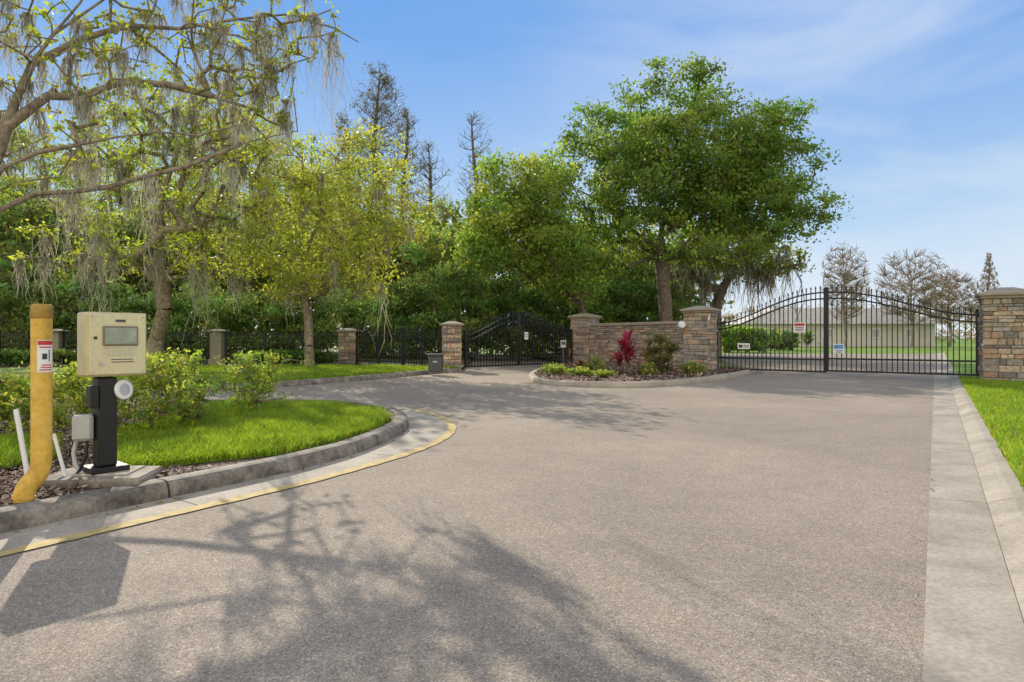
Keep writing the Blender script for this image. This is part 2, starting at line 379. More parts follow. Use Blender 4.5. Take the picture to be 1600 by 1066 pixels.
chips('bed_mulch', bpoly, 9000, .045, .125, 'brown bark mulch in the bed before the stone wall')
gp = [tuple(p0 + d * t + n_r * o) for t, o in ((-.5, -.06), (14, -.06), (14, .02), (-.5, .02))]
chips('leaf_litter', gp, 34, .014, .008, 'few dry leaves lying along the right hand gutter edge', 'leaf litter', ((.30, .17, .06), (.2, .11, .05), (.36, .26, .1)), .012)
gp2 = offs(nose, -.10)[10:] + offs(nose, -.02)[10:][::-1]
chips('kerb_litter', gp2, 110, .014, .016, 'scattered dry leaves lying against the island kerb', 'leaf litter', ((.30, .17, .06), (.2, .11, .05), (.36, .26, .1)), .012)

# ------------------------------------------------------------------ foliage helpers
LB = 1.5
def leaves(C, R, per, size, col, flat=.65, jit=.3, warm=.25, aspect=.5):
    C = np.asarray(C); k = len(C); n = k * per
    off = rng.normal(0, 1, (n, 3)); off *= (np.abs(rng.normal(.62, .3, n)) / np.linalg.norm(off, axis=1))[:, None]
    Rr = np.repeat(np.broadcast_to(R, (k,)) * rng.uniform(.7, 1.25, k), per)[:, None]
    P = np.repeat(C, per, 0) + off * Rr * np.array([1, 1, flat])
    a = rng.normal(0, 1, (n, 3)); a /= np.linalg.norm(a, axis=1)[:, None]
    b = np.cross(a, rng.normal(0, 1, (n, 3)) + np.array([0, 0, .6])); b /= np.linalg.norm(b, axis=1)[:, None] + 1e-9
    L = (size * rng.uniform(.5, 1.2, n))[:, None]; W = L * aspect
    V = np.stack([P - a * L, P - b * W + a * L * .1, P + a * L, P + b * W + a * L * .1], 1).reshape(-1, 3)
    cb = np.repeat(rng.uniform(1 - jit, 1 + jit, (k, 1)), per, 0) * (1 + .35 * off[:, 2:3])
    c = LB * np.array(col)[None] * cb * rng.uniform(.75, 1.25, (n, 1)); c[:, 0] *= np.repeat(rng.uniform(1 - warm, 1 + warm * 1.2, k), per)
    return V, np.arange(4 * n).reshape(-1, 4), np.clip(c, .004, .62)
def lobes(L, n, Y, depth=None):
    """L: (px,py,rx,ry[,dY]) ellipsoids given by where they stand at distance Y; returns n points inside"""
    w = np.array([l[2] * l[3] for l in L], float); w /= w.sum(); out = []
    for l, m in zip(L, rng.multinomial(n, w)):
        dy = l[4] if len(l) > 4 else 0
        u = rng.normal(0, 1, (m, 3)); u /= np.linalg.norm(u, axis=1)[:, None]; u *= (rng.uniform(.1, 1, m) ** (1 / 2.2))[:, None]
        c = A(l[0], l[1], Y + dy); k = (Y + dy) / F
        out.append(c + u * np.array([l[2] * k, (depth or l[2] * k), l[3] * k]))
    return np.concatenate(out)
def skeleton(limbs, tips, r0, seg=.7, k0=2, rmin=.012, curve=.18, jit=.08, power=.5, rise=None, l1=None):
    nodes = []; par = []
    for li, (start, pl) in enumerate(limbs):
        prev = start
        for p in pl: nodes.append(np.array(p, float)); par.append(prev); prev = len(nodes) - 1
    T = np.asarray(tips); cen = nodes[k0]; n0 = len(nodes)
    if l1:                                   # straight first order branches off the trunk, then twigs off those
        p_ = rng.permutation(len(T)); order = list(p_); m1_ = int(l1 * len(T))
    else: order = list(np.argsort(np.linalg.norm(T - cen, axis=1))); m1_ = 0
    nend = n0
    for q, ti in enumerate(order):
        t = T[ti]
        if q == m1_: nend = len(nodes)
        Nn = np.array(nodes[k0:(n0 if q < m1_ else (nend if l1 else len(nodes)))])
        if rise is None: dd = np.linalg.norm(Nn - t, axis=1) + .6 * np.maximum(0, Nn[:, 2] - t[2])
        else:
            hd = np.linalg.norm(Nn[:, :2] - t[:2], axis=1); dd = np.linalg.norm(Nn - t, axis=1) + 1.6 * np.maximum(0, Nn[:, 2] + rise * hd - t[2])
        j = int(np.argmin(dd)) + k0; a = nodes[j]; L = np.linalg.norm(t - a); m = max(1, int(round(L / seg)))
        ctrl = (a + t) / 2 + np.array([0, 0, curve * L]) + rng.normal(0, jit * L, 3); prev = j
        for s in range(1, m + 1):
            u = s / m; p = (1 - u) ** 2 * a + 2 * u * (1 - u) * ctrl + u * u * t + (rng.normal(0, jit * .35 * L / m, 3) if s < m else 0)
            nodes.append(p); par.append(prev); prev = len(nodes) - 1
    n = len(nodes); cnt = np.zeros(n); ch = [0] * n
    for p in par:
        if p >= 0: ch[p] += 1
    for i in range(n):
        if ch[i] == 0: cnt[i] = 1
    for i in range(n - 1, -1, -1):
        if par[i] >= 0: cnt[par[i]] += cnt[i]
    r = np.maximum(rmin, r0 * (cnt / cnt[0]) ** power)
    return np.array(nodes), np.array(par), r
def tubes(Nd, par, r, n=6):
    i = np.where(par >= 0)[0]; p = par[i]; P0, P1 = Nd[p], Nd[i]; r1 = r[i]; rr0 = np.minimum(r[p], r1 * 1.35)
    t = P1 - P0; t /= np.linalg.norm(t, axis=1)[:, None] + 1e-9
    ref = np.where(np.abs(t[:, 2:3]) > .9, np.array([[1., 0, 0]]), np.array([[0, 0, 1.]]))
    u = np.cross(t, ref); u /= np.linalg.norm(u, axis=1)[:, None]; w = np.cross(t, u)
    a = np.arange(n) * 2 * np.pi / n
    ring = u[:, None] * np.cos(a)[None, :, None] + w[:, None] * np.sin(a)[None, :, None]
    P0 = P0 - t * (rr0 * .25)[:, None]
    V = np.concatenate([P0[:, None] + ring * rr0[:, None, None], P1[:, None] + ring * r1[:, None, None]], 1).reshape(-1, 3)
    k = np.arange(n); f = np.stack([k, (k + 1) % n, n + (k + 1) % n, n + k], 1)
    Fc = (np.arange(len(i))[:, None, None] * 2 * n + f[None]).reshape(-1, 4)
    return V, Fc
def moss(P, per, Lmean, w, col=(.36, .34, .28)):
    k = len(P); n = k * per; S = 5
    B = np.repeat(P, per, 0) + rng.normal(0, .055 * Lmean ** .5, (n, 3)) * np.array([1.4, 1.4, .4])
    L = np.repeat(rng.gamma(2.0, Lmean / 2.0, k), per) * rng.uniform(.15, 1.1, n); a = rng.uniform(0, np.pi, n)
    U = np.c_[np.cos(a), np.sin(a), np.zeros(n)]; V = np.zeros((n, S + 1, 2, 3)); x = B.copy()
    for s in range(S + 1):
        ww = w * rng.uniform(.5, 1.4, (n, 1)) * (1 - .8 * s / S)
        V[:, s, 0] = x - U * ww; V[:, s, 1] = x + U * ww
        x = x + np.c_[rng.normal(0, .06, (n, 2)) * L[:, None], -L / S]
    i = np.arange(n)[:, None, None] * (S + 1) * 2 + np.arange(S)[None, :, None] * 2
    Fc = (i + np.array([0, 1, 3, 2])[None, None]).reshape(-1, 4)
    c = np.repeat(np.array(col)[None] * rng.uniform(.6, 1.35, (n, 1)), S, 0)
    return V.reshape(-1, 3), Fc, c
def tree(name, label, base, limbs, tips, r0, bark, lf=None, ms=None, group=None, seg=.7, k0=2, rmin=.012, power=.5, curve=.18, jit=.08, sides=6, rise=None, l1=None):
    t = thing(name, label, 'tree', tuple(base), 0, group)
    Nd, par, r = skeleton(limbs, tips, r0, seg, k0, rmin, curve, jit, power, rise, l1)
    r[0] *= 1.35
    V, Fc = tubes(Nd, par, r, sides); np_obj('trunk', V, Fc, bark, t, None, True)
    if lf:
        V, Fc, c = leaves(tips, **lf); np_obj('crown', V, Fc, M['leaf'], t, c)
    if ms:
        i = rng.choice(np.arange(len(Nd)), ms.pop('n')); i = i[Nd[i][:, 2] > Nd[:, 2].max() * ms.pop('minz', .25)]
        V, Fc, c = moss(Nd[i], **ms); np_obj('hanging_moss', V, Fc, M['moss'], t, c)
    return t

# ------------------------------------------------------------------ the near mossy oak (trunk stands left of the view)
b1 = np.array((-8.6, 8.6, .1))
L1 = [(-1, [b1, A(-190, 480, 8.7), A(-150, 430, 8.7), A(-100, 385, 8.7)]),
      (3, [A(-60, 352, 8.7), A(0, 328, 8.8), A(55, 303, 9.0), A(110, 300, 9.2), A(170, 292, 9.4), A(230, 275, 9.7), A(285, 262, 9.9), A(335, 243, 10.1), A(375, 226, 10.3), A(420, 214, 10.5), A(465, 205, 10.7)]),
      (3, [A(-40, 318, 8.5), A(5, 262, 8.6), A(60, 238, 8.8), A(125, 226, 9.0), A(190, 213, 9.3), A(245, 206, 9.5), A(310, 212, 9.8), A(370, 196, 10)]),
      (3, [A(-45, 300, 8.9), A(-8, 250, 9.0), A(8, 200, 9.1), A(28, 150, 9.2), A(50, 100, 9.3), A(82, 55, 9.4), A(125, 5, 9.5), A(160, -60, 9.6), A(200, -130, 9.8)]),
      (25, [A(75, 150, 9.4), A(125, 152, 9.7), A(190, 128, 10), A(260, 132, 10.3), A(330, 150, 10.7), A(400, 172, 11)]),
      (27, [A(130, 60, 9.7), A(200, 40, 10), A(280, 45, 10.4), A(370, 30, 10.8), A(455, 22, 11), A(525, 45, 11.3), A(560, 66, 11.5)]),
      (28, [A(190, -20, 9.8), A(260, -60, 10.2), A(350, -90, 10.6), A(450, -110, 11)])]
tp = np.concatenate([lobes([(310, 55, 190, 75, 1.4), (150, 120, 140, 90, .3), (400, 130, 70, 60, 1.6), (200, 235, 170, 45, .3), (60, 60, 90, 80, 0), (120, 20, 120, 60, .5), (40, 300, 70, 40, 0), (480, 45, 60, 50, 2)], 320, 9.3, 1.1),
                     lobes([(310, 190, 110, 60, 1.9), (425, 170, 50, 50, 1.6), (380, 90, 120, 60, 2.2)], 180, 9.3, 1.4),
                     lobes([(300, -60, 230, 55, 1.2), (-80, 60, 120, 160, 0)], 110, 9.3, 1.3)])
# shape the crown's shadow
land = tp - SUN[None] * (tp[:, 2] / SUN[2])[:, None]
lx = 800 + F * land[:, 0] / np.maximum(land[:, 1], .5); ly = Y0 + F * H / np.maximum(land[:, 1], .5)
drop = (ly < 1130) & (lx > 660 + (ly - 800) * 1.75)
for c_ in ((-3.15, 5.05, 1.2), (-3.28, 5.15, .5), (-3.1, 5.0, 1.4), (-2.9, 4.9, 1.0)):
    w_ = tp - np.array(c_); dist = np.linalg.norm(w_ - (w_ @ SUN)[:, None] * SUN[None], axis=1); drop |= dist < .62
tp = tp[~drop]
tree('oak_tree', 'near mossy oak reaching bare grey limbs in from the left edge', b1, L1, tp, .098, M['barkg'],
     dict(R=.15, per=10, size=.052, col=(.215, .24, .035), warm=.15, jit=.2), dict(n=135, per=46, Lmean=.50, w=.007, minz=.35), seg=.35, rmin=.005, power=.45, jit=.10)

# ------------------------------------------------------------------ middle trees
def simple_limbs(px, pyb, Y, pts, z0=.12):
    b = A(px, pyb, Y); b[2] = z0
    return b, [(-1, [b] + [A(x, y, Y + random.uniform(-.3, .3)) for x, y in pts])]
b, L = simple_limbs(238, 575, 24, [(244, 530), (258, 480), (252, 440), (247, 400), (250, 350), (255, 300)])
L += [(3, [A(285, 400, 24.3), A(320, 350, 24.8), A(350, 290, 25)]), (3, [A(215, 410, 23.6), A(170, 385, 23), A(130, 360, 22.6)]), (6, [A(280, 230, 24), A(300, 160, 24), A(310, 120, 24)])]
tp = lobes([(295, 175, 95, 70), (190, 230, 90, 80), (340, 290, 90, 90), (230, 360, 120, 60), (400, 210, 55, 60), (120, 390, 60, 40), (330, 400, 70, 40)], 270, 24, 3.0)
tree('mossy_tree', 'tall mossy tree with leaning pale trunk behind the keypad', b, L, tp, .28, M['barkg'],
     dict(R=.72, per=48, size=.095, col=(.215, .25, .038), warm=.15), dict(n=300, per=24, Lmean=.85, w=.02, minz=.2), rmin=.016)
b, L = simple_limbs(484, 578, 24, [(483, 540), (482, 500), (474, 465), (468, 430), (480, 390), (500, 340)])
L += [(3, [A(500, 460, 24.2), A(520, 410, 24.5), A(550, 350, 24.5)]), (4, [A(445, 400, 23.8), A(425, 360, 23.6)])]
tp = lobes([(545, 300, 85, 75), (450, 345, 75, 90), (625, 335, 60, 55), (530, 420, 110, 50), (480, 265, 55, 45), (590, 250, 50, 40), (400, 400, 45, 50), (540, 360, 110, 60), (440, 440, 60, 35)], 360, 24, 2.6)
tree('young_tree', 'slim trunked tree with yellow green spring leaves near the fence', b, L, tp, .16, M['barkg'],
     dict(R=.70, per=66, size=.082, col=(.25, .27, .055), warm=.1, jit=.18), dict(n=110, per=14, Lmean=.6, w=.018, minz=.2), rmin=.014)
b, L = simple_limbs(1040, 560, 31, [(1041, 520), (1040, 480), (1036, 440), (1033, 400), (1032, 370), (1040, 320), (1055, 260)])
L += [(4, [A(1005, 372, 30.6), A(970, 345, 30.2), A(930, 310, 29.8), A(890, 290, 29.5)]), (5, [A(1070, 345, 31.5), A(1110, 310, 32), A(1160, 280, 32.5), A(1210, 260, 33)]),
      (4, [A(1060, 400, 31.4), A(1095, 370, 31.8), A(1140, 350, 32), A(1200, 335, 32)]), (6, [A(1010, 270, 31), A(990, 220, 31)])]
tp = lobes([(1055, 172, 75, 48), (960, 225, 90, 60), (1110, 245, 120, 85), (1040, 300, 125, 75), (905, 215, 30, 22), (1205, 210, 52, 42), (1205, 270, 65, 65), (1215, 345, 64, 36), (875, 310, 65, 50), (1165, 330, 90, 52), (945, 385, 95, 40), (1080, 135, 40, 20), (1170, 210, 65, 48), (850, 375, 55, 38), (1100, 395, 95, 24), (1005, 150, 38, 26), (1130, 300, 95, 70), (990, 310, 85, 65), (900, 420, 60, 22), (1020, 230, 85, 55), (1180, 275, 75, 65)], 960, 31, 4.0)
tree('oak_tree', 'large round crowned green oak behind the stone wall', b, L, tp, .33, M['bark'],
     dict(R=.80, per=92, size=.108, col=(.115, .172, .036), warm=.18, flat=.55), None, rmin=.015)
b, L = simple_limbs(1118, 545, 37, [(1120, 500), (1120, 475), (1130, 450), (1145, 420)])
L += [(3, [A(1100, 450, 37), A(1080, 420, 37)]), (4, [A(1175, 410, 37), A(1210, 405, 37.5)])]
tp = lobes([(1130, 395, 90, 35), (1205, 410, 45, 25), (1075, 400, 50, 35)], 130, 37, 3)
tree('mossy_tree', 'smaller moss draped tree between the big oak and the right gate', b, L, tp, .26, M['bark'],
     dict(R=.9, per=46, size=.14, col=(.13, .17, .035)), dict(n=220, per=16, Lmean=1.2, w=.03, minz=.35), rmin=.025)
b, L = simple_limbs(920, 560, 30.2, [(919, 520), (914, 495), (905, 462), (880, 425), (845, 380), (825, 340)])
tp = lobes([(800, 290, 50, 42), (765, 335, 38, 45), (845, 320, 50, 50), (800, 375, 75, 55), (850, 268, 32, 22), (870, 405, 65, 45), (760, 400, 40, 30), (895, 445, 45, 32)], 280, 30.2, 3.2)
tree('green_tree', 'fresh green round tree in the gap left of the big oak', b, L, tp, .18, M['bark'],
     dict(R=.90, per=92, size=.115, col=(.165, .225, .045), jit=.35), None, rmin=.018)
# tall cypresses
for k, (px, top, hw, Y, lab, dens, nt_) in enumerate([(590, 105, 58, 50, 'tallest dark feathery cypress rising above the yellow green tree', 9, 64), (742, 178, 46, 52, 'thin flat topped bare cypress against the blue sky', 1, 40), (668, 222, 40, 54, 'short spindly cypress between the two taller cypresses', 3, 40), (540, 175, 40, 53, 'narrow cypress left of the tallest cypress', 4, 44), (632, 170, 38, 55, 'slender dark cypress just right of the tallest cypress', 5, 44)]):
    b, L = simple_limbs(px, 560, Y, [(px + 5 * math.sin(y * .02 + k), y) for y in np.linspace(500, top + 6, 26)])
    tp = np.concatenate([lobes([(px + random.uniform(-.22, .22) * hw, y, hw * min(1, (.62 if k in (1, 2) else .34) + (y - top) / 130) * random.uniform(.4, 1.15), 10)], int(nt_ * random.uniform(.4, 1.3)), Y) for y in np.linspace(top + 6, min(top + 240, 390), 17)])
    tree('cypress_tree', lab, b, L, tp, .24, M['bark'], dict(R=.45, per=dens, size=.075, col=(.09, .08, .05), warm=.2), None, k0=3, rmin=.0125, curve=-.08, jit=.06, sides=4, rise=.55, l1=.2)
# wood behind the fence
for px, top, Y, hw, cb in [(-60, 280, 38, 100, 1), (50, 290, 36, 80, .9), (150, 320, 40, 85, 1), (255, 320, 43, 80, 1.2), (345, 295, 46, 80, 1.4), (440, 325, 44, 80, 1.1), (545, 335, 46, 80, 1), (640, 345, 45, 75, 1), (715, 345, 43, 65, 1.3), (880, 340, 45, 80, 1), (960, 370, 47, 80, .9), (1030, 400, 48, 55, 1), (170, 150, 48, 75, 1.6), (405, 160, 50, 75, 1.6), (-20, 140, 46, 90, 1.4), (690, 310, 49, 60, 1.5), (285, 185, 49, 75, 1.5), (495, 205, 51, 65, 1.5), (60, 200, 47, 70, 1.4)]:
    b, L = simple_limbs(px, 560, Y, [(px + random.uniform(-8, 8), y) for y in np.linspace(500, top + 50, 5)])
    hh = 520 - top
    tp = lobes([(px, top + hh * .3, hw * .8, hh * .28), (px - hw * .4, top + hh * .5, hw * .6, hh * .25), (px + hw * .4, top + hh * .55, hw * .6, hh * .25)], 135, Y, 3)
    tree('forest_tree', 'dark broadleaf tree in the dense wood behind the fence', b, L, tp, .25, M['barkg'],
         dict(R=1.1, per=76, size=.14, col=(.135 * cb, .175 * cb, .048 * cb), warm=.3, jit=.5), None, 'dark trees of the wood behind the fence', rmin=.025)
def bush(name, label, px, top, Y, hw, col, n=70, per=60, size=.2, R=.8, group=None, z0=.12, cat='bush'):
    k = Y / F; x = (px - 800) * k; ht = H + (Y0 - top) * k - z0; w = hw * k
    t = thing(name, label, cat, (x, Y, z0), 0, group)
    u = rng.normal(0, 1, (n, 3)); u /= np.linalg.norm(u, axis=1)[:, None]; u *= (rng.uniform(.2, 1, n) ** .4)[:, None]
    C = np.array((x, Y, z0 + ht * .5)) + u * np.array((w, w * .8, ht * .5)); C[:, 2] = np.maximum(C[:, 2], z0 + R * .4)
    Nd, par, r = skeleton([(-1, [np.array((x, Y, z0)), np.array((x, Y, z0 + ht * .08)), np.array((x, Y, z0 + ht * .15))])], C, .06 * max(ht, .6) ** .5, .6, 1, .008)
    V, Fc = tubes(Nd, par, r, 5); np_obj('stems', V, Fc, M['bark'], t, None, True)
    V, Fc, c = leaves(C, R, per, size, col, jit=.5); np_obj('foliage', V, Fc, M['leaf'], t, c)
    return t
for px, top, Y, hw, cb in [(650, 440, 34, 65, 1.1), (725, 395, 35, 80, 1), (800, 425, 36, 80, 1.1), (870, 430, 36.5, 70, 1.2), (940, 425, 37, 70, 1), (1005, 440, 38, 60, 1.1), (30, 395, 32, 90, 1), (135, 430, 33, 80, 1.3), (320, 445, 34, 70, 1.5), (420, 450, 35, 60, 1.2), (565, 450, 36, 70, 1.4), (230, 460, 33, 60, 1.2)]:
    bush('forest_bush', 'dark evergreen shrub at the shaded edge of the wood', px, top, Y, hw, (.125 * cb, .175 * cb, .05 * cb), 95, 90, .125, .75, 'dark shrubs along the edge of the wood')
n = 900
C = np.c_[rng.uniform(-42, 14, n), rng.uniform(39, 52, n), rng.uniform(.3, 9, n)]
V, Fc, c = leaves(C, 1.5, 60, .27, (.135, .17, .048), jit=.5)
tag(np_obj('underbrush', V, Fc, M['leaf'], None, c), 'tangled dark undergrowth filling the depth of the wood', 'undergrowth', None, 'stuff')

# ------------------------------------------------------------------ pillars, wall
STC = [(.46, .345, .24), (.42, .27, .18), (.52, .43, .33), (.31, .265, .22), (.47, .32, .21), (.38, .325, .26), (.54, .42, .29), (.28, .21, .165), (.35, .31, .27)]
def stone_face(mb, o, ux, L, z0, z1, nrm, seed):
    r = random.Random(seed); z = z0
    while z < z1 - .02:
        h = min(r.choice([.07, .09, .12, .15, .18]), z1 - z)
        if z1 - z - h < .05: h = z1 - z
        x = 0
        while x < L - .01:
            w = min(r.uniform(.14, .46), L - x)
            if L - x - w < .12: w = L - x
            dp = r.uniform(.015, .055); cx = x + w / 2
            c = (o[0] + ux[0] * cx + nrm[0] * (dp / 2 - .01), o[1] + ux[1] * cx + nrm[1] * (dp / 2 - .01), z + h / 2)
            cc = r.choice(STC); k = r.uniform(.65, 1.15)
            mb.box(c, (w - .014, dp + .02, h - .014), math.atan2(ux[1], ux[0]), tuple(q * k for q in cc), .012)
            x += w
        z += h
def pillar(name, label, cx, cy, z0, w, h, rz, stone=True, group=None):
    t = thing(name, label, 'pillar', (cx, cy, z0), 0, group)
    ch = .30 * w / 1.1; bh = h - ch
    mb = MB(); mb.box((cx, cy, z0 + bh / 2), (w - .05, w - .05, bh), rz); mb.build('shaft', M['mortar'] if stone else M['stuccog'], t)
    if stone:
        mb = MB(); hw = w / 2 - .025
        for k in range(4):
            a = rz + k * math.pi / 2; u = (math.cos(a), math.sin(a)); nn = (math.sin(a), -math.cos(a))
            o = (cx + nn[0] * hw - u[0] * (hw + .02), cy + nn[1] * hw - u[1] * (hw + .02))
            stone_face(mb, o, u, 2 * hw + .04, z0 + .005, z0 + bh - .005, nn, int(cx * 977 + cy * 131 + k * 17))
        mb.build('stone_facing', M['stone'], t)
    else:
        mb = MB(); mb.box((cx, cy, z0 + .12), (w + .06, w + .06, .24), rz, None, .02); mb.build('plinth', M['stuccog'], t)
    m = M['stucco'] if stone else M['stuccog']
    mb = MB(); s = w / 1.1
    mb.box((cx, cy, z0 + bh + .035 * s), (w + .10, w + .10, .07 * s), rz, None, .012)
    mb.box((cx, cy, z0 + bh + .115 * s), (w + .20, w + .20, .085 * s), rz, None, .015)
    mb.pyramid((cx, cy, z0 + bh + .159 * s), w + .12, w + .12, .15 * s, rz, .25); mb.build('cap', m, t)
    return t
ga = math.atan2(18.2 - 23, 13.3 - 7.4)           # direction of the right gate
wa = math.atan2(22.6 - 28.5, 6.62 - 3.25)
pillar('stone_pillar', 'tallest stacked stone pillar standing alone at the right edge', 13.38, 17.35, 0, 1.10, 2.6, ga + .12)
pillar('stone_pillar', 'stone pillar at the right end of the low wall beside the right gate', 6.65, 22.6, .12, .88, 2.25, ga)
pillar('stone_pillar', 'stone pillar at the left end of the low wall beside the left gate', 3.25, 28.5, .12, .92, 2.22, ga)
pillar('stone_pillar', 'short stone pillar between the utility box and the left gate', -2.3, 24.4, .1, .70, 1.78, .15)
pillar('stone_pillar', 'distant small stone pillar in the fence right of the slim tree', -7.15, 28, .12, .70, 1.55, 0)
pillar('stucco_pillar', 'plain olive stucco pillar in the fence left of the slim tree', -12.4, 27, .12, .52, 1.5, 0, False)
pillar('stucco_pillar', 'plain olive stucco pillar half hidden behind the yellow pipe', -19.2, 27, .12, .5, 1.5, 0, False)
# wall
t = thing('stone_wall', 'low stacked stone wall with pale coping between two stone pillars', 'wall', (5, 25.5, .12))
a0 = np.array((3.25, 28.5)); a1 = np.array((6.65, 22.6)); u = (a1 - a0) / np.linalg.norm(a1 - a0); LL = np.linalg.norm(a1 - a0); nn = np.array((u[1], -u[0]))
if nn[1] > 0: nn = -nn
mid = (a0 + a1) / 2
mb = MB(); mb.box((*mid, .12 + .81), (LL - .9, .34, 1.62), wa); mb.build('core', M['mortar'], t)
mb = MB(); o = a0 + u * .45 + nn * .17; stone_face(mb, o, u, LL - .9, .125, 1.73, nn, 77)
mb.build('stone_facing', M['stone'], t)
mb = MB(); mb.box((*mid, 1.80), (LL - .9, .50, .12), wa, None, .02); mb.build('coping', M['stucco'], t)

# ------------------------------------------------------------------ gates and fences
def gate_leaf(label, p0, p1, zb, z0, z1, pin=.14, bar=.016, hinge_at=0):
    p0 = np.array(p0); p1 = np.array(p1); L = np.linalg.norm(p1 - p0); u = (p1 - p0) / L; rz = math.atan2(u[1], u[0])
    t = thing('gate_leaf', label, 'gate', (*((p0 + p1) / 2), zb))
    def top(s): return z0 + (z1 - z0) * (.5 - .5 * math.cos(math.pi * min(1, s * 1.02))) ** .85
    def P(s, z): q = p0 + u * L * s; return (q[0], q[1], z)
    S = np.linspace(0, 1, 25)
    for off in (0, -.2):
        mb = MB(); mb.tube([P(s, top(s) + off) for s in S], .026, 6); mb.build('top_rail', M['black'], t)
    for z in (zb + .03, zb + .42):
        mb = MB(); mb.box(P(.5, z), (L - .05, .045, .055), rz); mb.build('bottom_rail' if z < zb + .1 else 'middle_rail', M['black'], t)
    for s in (0, 1):
        mb = MB(); h = top(s) + .12 - zb; mb.box(P(s, zb + h / 2), (.08, .08, h), rz, None, .008); mb.pyramid(P(s, zb + h), .1, .1, .06, rz, .1); mb.build('stile', M['black'], t)
    mb = MB(); m = int(L / pin)
    for i in range(1, m):
        s = i / m; zt = top(s) + .14; mb.box(P(s, (zb + zt) / 2), (bar * 1.7, bar * 1.7, zt - zb), rz)
        mb.pyramid(P(s, zt), .055, .055, .09, rz, .05)
    mb.build('pickets', M['black'], t)
    return t
gm = (10.15, 20.75)
gate_leaf('left leaf of the tall black right gate, next to the low wall', (7.36, 22.95), gm, .12, 1.75, 2.72)
gate_leaf('right leaf of the tall black right gate, next to the tallest pillar', (13.25, 18.22), (10.2, 20.7), .16, 1.9, 2.72)
gate_leaf('left leaf of the smaller left gate, next to the short stone pillar', (-1.78, 24.5), (.25, 26.2), .12, 1.35, 2.15)
gate_leaf('right leaf of the smaller left gate, beside the wall end pillar', (2.62, 28.2), (.30, 26.25), .12, 1.5, 2.15)
def fence(label, p0, p1, z, h, npost, pin=.13):
    p0 = np.array(p0); p1 = np.array(p1); L = np.linalg.norm(p1 - p0); u = (p1 - p0) / L; rz = math.atan2(u[1], u[0])
    t = thing('picket_fence', label, 'fence', (*((p0 + p1) / 2), z))
    def P(s, zz): q = p0 + u * L * s; return (q[0], q[1], zz)
    for zz in (.15, h - .22, h - .06):
        mb = MB(); mb.box(P(.5, z + zz), (L, .035, .04), rz); mb.build('rail', M['black'], t)
    mb = MB(); m = int(L / pin)
    for i in range(m + 1): mb.box(P(i / m, z + .05 + h / 2), (.024, .024, h), rz); mb.pyramid(P(i / m, z + .05 + h), .04, .04, .06, rz, .1)
    mb.build('pickets', M['black'], t)
    for i in range(npost + 1):
        mb = MB(); mb.box(P(i / npost, z + (h + .15) / 2), (.075, .075, h + .15), rz, None, .008); mb.pyramid(P(i / npost, z + h + .15), .09, .09, .05, rz, .1); mb.build('post', M['black'], t)
fence('black picket fence behind the yellow pipe and keypad', (-28, 27), (-19.5, 27), .12, 1.3, 4)
fence('black picket fence between the two olive stucco pillars', (-18.9, 27), (-12.75, 27), .12, 1.3, 3)
fence('black picket fence from olive pillar to distant small stone pillar', (-12.1, 27.1), (-7.55, 28), .12, 1.3, 3)
fence('black picket fence from distant small stone pillar to a fence corner', (-6.75, 27.9), (-4.5, 26.2), .12, 1.4, 2, .15)
fence('short black picket fence beside the dark utility box', (-4.4, 26.0), (-2.75, 24.7), .12, 1.4, 2, .15)
# gate signs
def sign(name, label, px, py, Y, w, h, rz, parts, base=M['white'], lift=-.06):
    c = A(px, py, Y); t = thing(name, label, 'sign', tuple(c), rz)
    mb = MB(); mb.box((0, lift, 0), (w, .012, h), 0, None, .004); mb.build('plate', base, t, True)
    for nm, x, z, ww, hh, m in parts:
        mb = MB(); mb.box((x * w, lift - .009, z * h), (ww * w, .004, hh * h)); mb.build(nm, m, t, True)
    return t
sign('gate_sign', 'small white notice with red lettering bands near the top of the gate', 1250, 512, 21.25, .38, .34, ga, [('red_band', 0, .28, .84, .26, M['red']), ('text_line', 0, 0, .7, .07, M['ink']), ('text_line', 0, -.16, .75, .07, M['ink']), ('text_line', 0, -.32, .6, .07, M['red'])])
sign('gate_sign', 'blue and white round cornered notice low beside the gate centre', 1311, 545, 20.3, .32, .30, ga, [('blue_band', 0, .2, .86, .42, M['blue']), ('orange_mark', -.22, .22, .2, .2, M['orange']), ('text_line', .05, -.2, .7, .1, M['blue']), ('text_line', .05, -.36, .5, .07, M['ink'])])
sign('gate_sign', 'narrow white notice low on the left leaf by the wall', 1163, 541, 22.2, .42, .2, ga, [('dark_mark', -.25, 0, .3, .5, M['ink']), ('text_line', .2, .15, .45, .12, M['ink']), ('text_line', .2, -.15, .45, .12, M['ink'])])
sign('gate_sign', 'small white notice on the smaller left gate', 819, 525, 26.5, .2, .3, .7, [('text_line', 0, .2, .7, .1, M['ink']), ('text_line', 0, -.05, .7, .1, M['red'])], lift=-.14)
